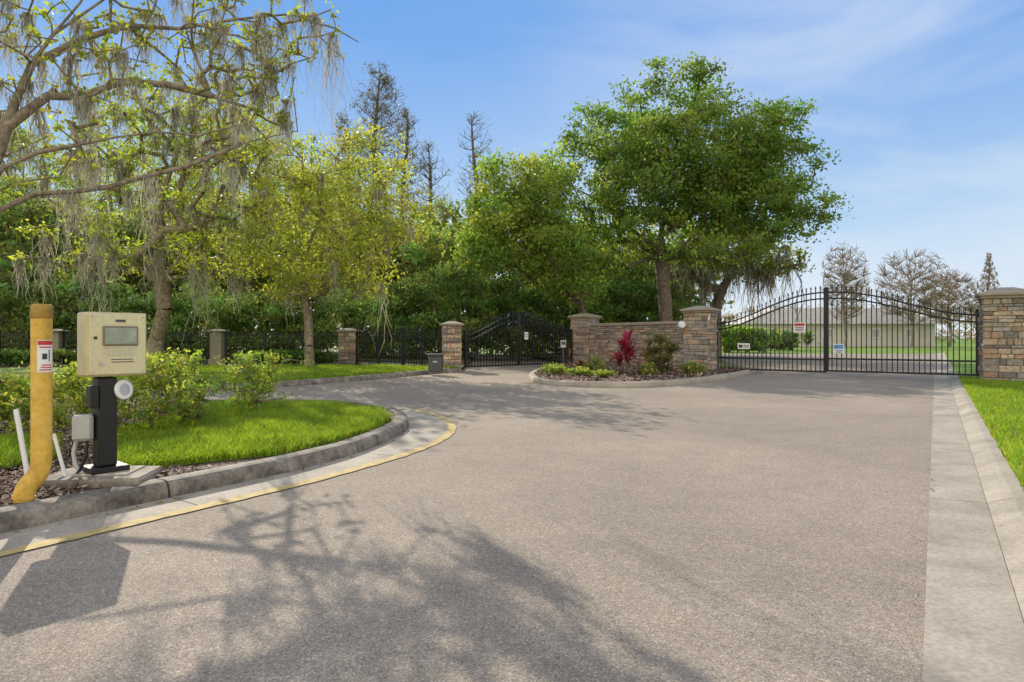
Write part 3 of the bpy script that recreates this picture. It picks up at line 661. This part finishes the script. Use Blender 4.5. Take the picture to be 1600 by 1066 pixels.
# lamp and box on the wall pillar
c = A(1064, 508, 22.55); t = thing('round_lamp', 'round white lamp on a bracket left of the wall end pillar', 'lamp', tuple(c))
mb = MB(); mb.tube([c + np.array((0, y, 0)) for y in (-.2, -.16, -.05, 0)], [.09, .13, .14, .06], 16); mb.build('lamp_head', M['white'], t)
mb = MB(); mb.tube([c + np.array((0, 0, 0)), c + np.array((.2, .25, 0))], .025, 8); mb.build('bracket', M['grey'], t)
c = A(1103, 496, 22.1); t = thing('control_box', 'small pale control box on the wall end pillar', 'control box', tuple(c), ga)
mb = MB(); mb.box((0, .06, 0), (.2, .12, .24), 0, None, .02); mb.build('housing', M['white'], t, True)
mb = MB(); mb.tube([(0, -.004, .03), (0, -.03, .03)], .05, 12); mb.build('lens', M['dark'], t, True)
c = np.array((*G(880, 572, .12), .12)); t = thing('keypad_stand', 'small grey keypad on a short post before the left wall pillar', 'keypad', tuple(c))
mb = MB(); mb.box((0, 0, .4), (.06, .06, .8), 0, None, .006); mb.build('post', M['dark'], t, True)
mb = MB(); mb.box((0, -.02, .88), (.22, .16, .30), 0, None, .02); mb.build('housing', M['grey'], t, True)
mb = MB(); mb.box((0, -.106, .92), (.15, .01, .12)); mb.build('screen', M['dark'], t, True)
# utility box
gx = G(681, 581, .12); t = thing('utility_box', 'dark grey utility cabinet on the grass left of the short stone pillar', 'utility box', (gx[0], gx[1], .12))
mb = MB(); mb.box((0, 0, .26), (.46, .46, .52), 0, None, .03); mb.build('cabinet', M['dark'], t, True)
mb = MB(); mb.box((0, 0, .565), (.52, .52, .08), 0, None, .03); mb.build('lid', M['dark'], t, True)
mb = MB(); mb.box((0, -.236, .34), (.14, .012, .05), 0, None, .003); mb.build('latch', M['grey'], t, True)

# ------------------------------------------------------------------ keypad pedestal
kx, ky = (164 - 800) / F * 5.07, 5.07
RZ = math.radians(51)
t = thing('concrete_pad', 'rough square concrete footing under the keypad post', 'footing', (kx + .02, ky - .02, .125), RZ - .75)
mb = MB(); mb.box((-.02, -.02, .02), (.74, .50, .09), 0, None, .02); o = mb.build('slab', M['kerbc'], t, True)
mb = MB(); mb.box((.02, .02, .07), (.4, .34, .012), 0, None, .004); mb.build('grout', M['concrete'], t, True)
t = thing('entry_keypad', 'champagne coloured gate entry keypad box on a square black post', 'keypad', (kx, ky, .19), RZ)
def kb(name, c, dm, mat, bev=.006, par=None):
    mb = MB(); mb.box(c, dm, 0, None, bev); return mb.build(name, mat, par or t, True)
kb('base_plate', (0, 0, .03), (.27, .27, .045), M['black'], .008)
kb('post', (0, 0, .40), (.135, .135, .70), M['black'], .012)
hz = .76
hs = kb('housing', (.06, .02, hz + .25), (.43, .22, .50), M['steel'], .012)
fp = kb('face_panel', (.06, -.096, hz + .25), (.405, .014, .475), M['steel2'], .005)
sf = kb('screen_frame', (.075, -.109, hz + .315), (.25, .016, .155), M['frame'], .004)
kb('screen', (.075, -.118, hz + .315), (.225, .006, .127), M['glass'], .002, sf)
kb('badge', (.075, -.106, hz + .435), (.07, .008, .018), M['dark'], .002)
for i in range(4): kb('text_line', (.075, -.1045, hz + .215 - i * .017), (.24 - .05 * (i % 2), .004, .004), M['grey'], .001)
for i in range(2): kb('speaker_slot', (.09, -.1045, hz + .13 - i * .02), (.16, .004, .006), M['dark'], .001)
mb = MB(); mb.tube([(-.06, -.10, hz + .10), (-.06, -.115, hz + .10)], .017, 14); mb.build('lock', M['grey'], t, True)
mb = MB(); mb.tube([(-.10, -.10, hz + .30), (-.10, -.112, hz + .30)], .012, 12); mb.build('camera_lens', M['ink'], t, True)
for sx in (-.12, .24):
    for sz in (.035, .465):
        mb = MB(); mb.tube([(sx, -.102, hz + sz), (sx, -.108, hz + sz)], .007, 8); mb.build('screw', M['grey'], t, True)
kb('switch_box', (-.095, -.03, .60), (.06, .10, .17), M['black'], .008)
mb = MB(); mb.tube([(.06, -.0, .645), (.11, -.02, .645)], .018, 8); mb.build('disc_arm', M['grey'], t, True)
mb = MB(); cc = Vector((.112, -.05, .645)); ax = Vector((.35, -.9, .1)).normalized()
mb.tube([cc - ax * .02, cc, cc + ax * .015, cc + ax * .018], [.065, .080, .080, .068], 24); mb.build('round_reflector', M['white'], t, True)
mb = MB(); mb.tube([cc + ax * .018, cc + ax * .022], [.05, .045], 20); mb.build('reflector_lens', M['grey'], t, True)
# junction box and conduits
cj = A(130, 668, 5.0); t = thing('junction_box', 'grey weatherproof junction box with conduit beside the keypad post', 'junction box', (cj[0], cj[1], .125))
mb = MB(); mb.box(cj, (.14, .10, .2), .5, None, .015); mb.build('housing', M['grey'], t)
mb = MB(); mb.box(cj + np.array((.022, -.053, 0)), (.115, .014, .17), .5, None, .006); mb.build('lid', M['grey'], t)
mb = MB(); mb.tube([cj + np.array((-.05, 0, -.09)), cj + np.array((-.07, -.01, -.2)), cj + np.array((-.04, -.03, -.29)), cj + np.array((.02, -.03, -.36)), cj + np.array((.05, -.02, -.42))], .016, 10); mb.build('conduit', M['grey'], t)
mb = MB(); mb.tube([cj + np.array((.03, 0, -.09)), cj + np.array((.035, -.02, -.22)), cj + np.array((.0, -.04, -.33)), cj + np.array((-.08, -.02, -.40))], .012, 10); mb.build('cable', M['black'], t)
for q, lab, rr in (((25, 640, 46, 708), 'white plastic pipe leaning left of the yellow pipe', .019), ((84, 678, 106, 738), 'white plastic pipe leaning between yellow pipe and keypad', .014)):
    a_ = A(q[0], q[1], 4.95); b_ = A(q[2], q[3], 4.9); b_[2] = .12
    mb = MB(); mb.tube([a_, (a_ + b_) / 2, b_], rr, 10); tag(mb.build('plastic_pipe', M['white']), lab, 'pipe')
# yellow pipe bollard
bx, by = (65 - 800) / F * 4.5, 4.5
t = thing('pipe_bollard', 'worn yellow pipe bollard with bent foot and warning sticker', 'bollard', (bx, by, .125))
PR = .064
pts = catmull([(bx, by, 1.44), (bx, by, 1.0), (bx, by, .5), (bx - .002, by - .004, .36), (bx - .018, by - .025, .285), (bx - .052, by - .06, .225), (bx - .068, by - .075, .16), (bx - .07, by - .078, .10)], 6)
mb = MB(); mb.tube(pts, PR, 24); mb.build('pipe', M['pipe'], t)
mb = MB(); mb.tube([(bx, by, 1.385), (bx, by, 1.40), (bx, by, 1.41), (bx, by, 1.475), (bx, by, 1.487)], [PR + .002, PR + .005, PR + .003, PR + .002, PR - .012], 24); mb.build('cap', M['pipecap'], t)
mb = MB(); mb.tube(pts[-7:-4], PR + .005, 24); mb.build('weld_ring', M['pipe'], t)
def patch(name, z0, z1, a0, a1, r, mat, par):
    mb = MB(); n = 10; vs = []
    for i in range(n + 1):
        a = a0 + (a1 - a0) * i / n; vs += [(bx + math.cos(a) * r, by + math.sin(a) * r, z0), (bx + math.cos(a) * r, by + math.sin(a) * r, z1)]
    mb.add(vs, [(2 * i, 2 * i + 2, 2 * i + 3, 2 * i + 1) for i in range(n)], None, True); return mb.build(name, mat, par)
ca = math.atan2(-by, -bx) + .40
st = patch('sticker', 1.01, 1.235, ca - .80, ca + .80, PR + .0015, M['white'], t)
patch('red_band', 1.20, 1.23, ca - .74, ca + .74, PR + .0025, M['red'], st)
for i in range(3): patch('red_text', 1.022 + i * .017, 1.03 + i * .017, ca - .6 + .1 * i, ca + .6, PR + .0025, M['red'], st)
patch('pictogram', 1.10, 1.14, ca - .35, ca + .1, PR + .0025, M['ink'], st)
patch('pictogram', 1.085, 1.165, ca + .25, ca + .36, PR + .0025, M['ink'], st)
patch('red_text', 1.18, 1.189, ca - .6, ca + .6, PR + .0025, M['red'], st)

# ------------------------------------------------------------------ shrubs near the keypad and in the beds
def leafy(label, px, py, Y, hw, ht, col, n=60, per=30, size=.035, group=None):
    k = Y / F; x = (px - 800) * k; w = hw * k; t = thing('leafy_shrub', label, 'shrub', (x, Y, .125), 0, group)
    C = np.array((x, Y, .125)) + np.c_[rng.normal(0, .5, (n, 2)) * w, rng.uniform(.18, 1, n) ** .85 * ht]
    Nd, par, r = skeleton([(-1, [np.array((x, Y, .12)), np.array((x, Y, .16)), np.array((x, Y, .2))])], C, .03, .25, 0, .004, .1, .1)
    V, Fc = tubes(Nd, par, r, 5); np_obj('stems', V, Fc, M['barkg'], t, None, True)
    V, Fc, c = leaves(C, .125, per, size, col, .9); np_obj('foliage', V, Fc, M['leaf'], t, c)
LG = (.18, .225, .045)
leafy('tall leafy shrub directly behind the keypad post', 125, 650, 6.9, 66, .80, LG, 130, 34, .028)
leafy('broad leafy shrub right of the keypad box', 238, 650, 7.6, 76, .92, LG, 165, 34, .028)
leafy('sparse thin stemmed shrub just past the broad keypad shrub', 302, 645, 8.2, 24, .60, (.19, .22, .05), 28)
leafy('loose light green shrub alone at the back of the island grass', 398, 635, 9.2, 44, .86, (.2, .25, .05), 70)
leafy('leafy shrub at the left edge behind the yellow pipe', 20, 650, 7.4, 58, .70, LG, 90)
def boxhedge(name, label, p0, p1, z, h, w, col, n=160, size=.05, per=40, R=.2):
    p0 = np.array(p0); p1 = np.array(p1); s = rng.uniform(0, 1, n)[:, None]; u = (p1 - p0) / np.linalg.norm(p1 - p0); nn = np.array((-u[1], u[0]))
    C = np.c_[p0 + (p1 - p0) * s + nn * rng.uniform(-.5, .5, (n, 1)) * w, z + .1 + rng.uniform(0, 1, n) ** .6 * (h - .15)]
    V, Fc, c = leaves(C, R, per, size, col); return tag(np_obj(name, V, Fc, M['leaf'], None, c), label, 'hedge')
boxhedge('low_hedge', 'low clipped dark hedge along the fence by the distant pillar', (-10.5, 26.3), (-7.6, 26.8), .12, .55, .8, (.075, .12, .025), 180, .07, 50, .22)
boxhedge('low_hedge', 'low clipped dark hedge at the left edge before the fence', (-24, 25), (-16.5, 25.5), .12, .6, .8, (.07, .11, .025), 260, .07, 50, .25)
boxhedge('tall_hedge', 'bright green clipped hedge beyond the gate left of the house', (17.8, 55), (21.8, 55), 0, 2.0, 2, (.15, .23, .04), 260, .16, 60, .45)
boxhedge('tall_hedge', 'rounded green hedge in front of the far house', (24.5, 66), (29, 66), 0, 1.8, 2, (.12, .17, .04), 200, .2, 50, .5)
def blade_plant(name, label, x, y, z, n, L, cols, h=.5, w=.035, cat='plant'):
    t = thing(name, label, cat, (x, y, z))
    mb = MB(); mb.tube([(x, y, z), (x + .02, y, z + h * .5), (x, y, z + h)], .018, 6); mb.build('stem', M['bark'], t)
    V = []; Fc = []; C = []
    for i in range(n):
        a = random.uniform(0, 6.28); e = random.uniform(.3, 1.35); l = L * random.uniform(.6, 1.15); b = np.array((x, y, z + h * random.uniform(.35, 1)))
        dr = np.array((math.cos(a) * math.cos(e), math.sin(a) * math.cos(e), math.sin(e))); sd = np.array((-math.sin(a), math.cos(a), 0)); k0 = len(V)
        for s in range(5):
            q = s / 4; p = b + dr * l * q + np.array((0, 0, -.45 * l * q * q)); ww = w * (math.sin(math.pi * min(.97, q * .85 + .12)))
            V += [p - sd * ww, p + sd * ww]
        c = np.array(random.choice(cols)) * random.uniform(.7, 1.3)
        for s in range(4): Fc.append([k0 + 2 * s, k0 + 2 * s + 1, k0 + 2 * s + 3, k0 + 2 * s + 2]); C.append(c)
    np_obj('leaves', V, Fc, M['leaf'], t, C)
RD = [(.32, .03, .08), (.48, .05, .13), (.20, .02, .05), (.26, .06, .06)]
def bedp(px, Y): return ((px - 800) / F * Y, Y)
blade_plant('red_plant', 'tall crimson leaved plant in the bed before the middle of the wall', *bedp(980, 19.6), .13, 85, .9, RD, .95, .05)
blade_plant('red_plant', 'second crimson plant close behind and left of the tall one', *bedp(968, 20.4), .13, 34, .65, RD, .5, .05)
blade_plant('red_plant', 'small dark crimson plant before the left wall pillar', *bedp(889, 23), .13, 22, .45, [(.14, .02, .04), (.10, .02, .03), (.15, .06, .04)], .75, .04)
blade_plant('red_plant', 'low crimson plant at the left of the wall base', *bedp(908, 21.5), .13, 18, .4, RD, .25, .045)
bush('bed_shrub', 'brownish green upright shrub in the bed by the right wall pillar', 1030, 520, 20.6, 24, (.125, .12, .045), 60, 40, .055, .22, None, .13, 'shrub')
for px, top, Y, hw, lab in [(866, 570, 19.2, 24, 'low green clump at the left end of the bed'), (905, 576, 18.6, 18, 'low green clump in the bed second from the left end'), (1083, 566, 19.8, 20, 'low green clump at the right of the bed by the wall'), (925, 560, 21.5, 20, 'green clump against the left part of the wall base'), (1010, 569, 19.3, 15, 'green clump between crimson plant and brownish shrub'), (945, 581, 18.2, 13, 'low green clump at the front of the bed before the crimson plants')]:
    bush('bed_plant', lab, px, top, Y, hw, (.16, .19, .045), 34, 26, .045, .17, None, .13, 'plant')

# ------------------------------------------------------------------ far right: house, bare trees
t = thing('house', 'far wide pale house with low hip roof seen through the gate', 'house', (46, 94, 0))
mb = MB(); mb.box((46, 94, 1.6), (27, 8, 3.2)); mb.build('wall', M['wallh'], t)
mb = MB(); mb.pyramid((46, 94, 3.2), 28.4, 9.4, 2.3, 0, .6); mb.build('roof', M['roof'], t)
for x in (38.2, 44.4, 51.0, 56.0):
    mb = MB(); mb.box((x, 89.97, 1.9), (1.5, .1, 1.3)); w_ = mb.build('window', M['white'], t)
    mb = MB(); mb.box((x, 89.9, 1.9), (1.2, .06, 1.0)); mb.build('pane', M['pane'], w_)
for px, top, hw, Y, lab in [(1320, 375, 38, 78, 'bare winter tree nearest the large oak, beyond the gate'), (1425, 385, 58, 80, 'widest bare winter tree, above the right gate leaf'), (1484, 418, 46, 84, 'bare tree between the widest bare tree and the pointed one'), (1545, 396, 34, 83, 'pointed bare conical tree just above the tallest pillar')]:
    hh = 515 - top; con = 'conical' in lab
    b, L = simple_limbs(px, 545, Y, [(px + 2 * math.sin(y * .05), y) for y in np.linspace(525, top + (10 if con else hh * .42), 12)], 0)
    if con: tp = np.concatenate([lobes([(px, y, hw * (.1 + .9 * (y - top) / hh), 8)], 120, Y) for y in np.linspace(top + 5, 505, 12)])
    else: tp = lobes([(px, top + hh * .45, hw, hh * .45), (px - hw * .3, top + hh * .35, hw * .65, hh * .33), (px + hw * .35, top + hh * .4, hw * .65, hh * .35), (px, top + hh * .62, hw, hh * .3)], 1900, Y)
    tree('bare_tree', lab, b, L, tp, .2, M['barkf'], None, None, k0=1, rmin=.023, seg=1.0, curve=(-.05 if con else .06), jit=.05, sides=4, rise=(.7 if con else .45), l1=(.06 if con else .035))
n = 520; C = np.c_[rng.uniform(52, 190, n), rng.uniform(150, 175, n), rng.uniform(.5, 8.5, n)]
V, Fc, c = leaves(C, 2.2, 40, .35, (.165, .14, .11)); tag(np_obj('distant_woods', V, Fc, M['leaf'], None, c), 'hazy brownish line of far trees on the horizon', 'woods', None, 'stuff')
for px, Y, lab in [(1215, 60, 'spiky green plant beyond the gate, left of its neighbour'), (1262, 62, 'spiky green plant beyond the gate, right of its neighbour')]:
    blade_plant('spiky_plant', lab, (px - 800) / F * Y, Y, 0, 60, 2.0, [(.16, .22, .05), (.2, .25, .08)], 1.3, .12)

# ------------------------------------------------------------------ light, sky, camera
s = Vector(SUN.tolist())
sun = bpy.data.lights.new('sun', 'SUN'); sun.energy = 5; sun.angle = math.radians(.35); sun.color = (1, .90, .75)
so = bpy.data.objects.new('sun', sun); COL.objects.link(so); so.rotation_euler = s.to_track_quat('Z', 'Y').to_euler(); so.location = (0, 0, 30)
W = bpy.data.worlds.new('World'); scene.world = W; W.use_nodes = True; nt = W.node_tree; nt.nodes.clear()
BS = .12
sky = N(nt, 'ShaderNodeTexSky', sky_type='NISHITA', sun_disc=False, sun_elevation=EL, sun_rotation=AZ, air_density=1.0, dust_density=.1, ozone_density=1.5)
tc = N(nt, 'ShaderNodeTexCoord'); sp = N(nt, 'ShaderNodeSeparateXYZ'); nt.links.new(tc.outputs['Generated'], sp.inputs[0])
gr = N(nt, 'ShaderNodeValToRGB'); e = gr.color_ramp.elements
def C4(c): return (c[0], c[1], c[2], 1)
e[0].position = 0; e[0].color = C4((.78, .86, .93)); e[1].position = 1; e[1].color = C4((.10, .28, .68))
x = e.new(.15); x.color = C4((.48, .68, .92)); x = e.new(.42); x.color = C4((.145, .385, .86))
nt.links.new(sp.outputs['Z'], gr.inputs[0])
gs = N(nt, 'ShaderNodeVectorMath', operation='SCALE'); gs.inputs['Scale'].default_value = 1 / BS; nt.links.new(gr.outputs[0], gs.inputs[0])
m1 = N(nt, 'ShaderNodeMix', data_type='RGBA'); m1.inputs[0].default_value = .88
nt.links.new(sky.outputs[0], m1.inputs[6]); nt.links.new(gs.outputs[0], m1.inputs[7])
mp = N(nt, 'ShaderNodeMapping'); mp.inputs['Scale'].default_value = (1.2, 1.2, 4.0); mp.inputs['Rotation'].default_value = (0, .25, 0)
nz = N(nt, 'ShaderNodeTexNoise'); nz.inputs['Scale'].default_value = 1.9; nz.inputs['Detail'].default_value = 8; nz.inputs['Roughness'].default_value = .52; nz.inputs['Distortion'].default_value = .4
nt.links.new(tc.outputs['Generated'], mp.inputs[0]); nt.links.new(mp.outputs[0], nz.inputs['Vector'])
rp = N(nt, 'ShaderNodeValToRGB'); rp.color_ramp.elements[0].position = .34; rp.color_ramp.elements[1].position = .70; rp.color_ramp.elements[1].color = (.78, .78, .78, 1)
nt.links.new(nz.outputs['Fac'], rp.inputs[0])
rx = N(nt, 'ShaderNodeMapRange', interpolation_type='SMOOTHSTEP'); rx.inputs['From Min'].default_value = -.12; rx.inputs['From Max'].default_value = .5; rx.inputs['To Min'].default_value = .12
nt.links.new(sp.outputs['X'], rx.inputs['Value'])
cm = N(nt, 'ShaderNodeMath', operation='MULTIPLY'); nt.links.new(rp.outputs[0], cm.inputs[0]); nt.links.new(rx.outputs[0], cm.inputs[1])
mx = N(nt, 'ShaderNodeMix', data_type='RGBA'); mx.inputs[7].default_value = (.84 / BS, .89 / BS, .96 / BS, 1)
nt.links.new(cm.outputs[0], mx.inputs[0]); nt.links.new(m1.outputs[2], mx.inputs[6])
# unseen bright cloud bank, added behind the camera as fill light
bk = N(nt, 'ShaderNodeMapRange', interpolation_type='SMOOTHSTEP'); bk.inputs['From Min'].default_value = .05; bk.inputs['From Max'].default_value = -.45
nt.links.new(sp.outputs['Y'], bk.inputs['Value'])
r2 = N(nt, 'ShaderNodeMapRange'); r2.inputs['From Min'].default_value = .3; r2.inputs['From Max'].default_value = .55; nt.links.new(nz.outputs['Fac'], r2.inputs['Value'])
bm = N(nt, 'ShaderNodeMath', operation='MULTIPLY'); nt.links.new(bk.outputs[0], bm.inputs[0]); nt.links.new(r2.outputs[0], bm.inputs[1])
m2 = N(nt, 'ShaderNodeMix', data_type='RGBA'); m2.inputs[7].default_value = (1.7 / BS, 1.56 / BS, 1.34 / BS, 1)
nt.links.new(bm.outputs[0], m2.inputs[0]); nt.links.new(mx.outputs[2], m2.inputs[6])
bg = N(nt, 'ShaderNodeBackground'); bg.inputs['Strength'].default_value = BS; wo = N(nt, 'ShaderNodeOutputWorld')
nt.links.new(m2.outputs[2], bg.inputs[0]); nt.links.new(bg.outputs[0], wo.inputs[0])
scene.view_settings.view_transform = 'Standard'; scene.view_settings.look = 'None'; scene.view_settings.exposure = 0
cam = bpy.data.cameras.new('camera'); co = bpy.data.objects.new('camera', cam); COL.objects.link(co)
co.location = (0, 0, H); co.rotation_euler = (math.pi / 2, 0, 0); cam.sensor_width = 36; cam.lens = F / 1600 * 36; cam.shift_y = -5 / 1600
cam.clip_end = 4000; cam.clip_start = .05; scene.camera = co
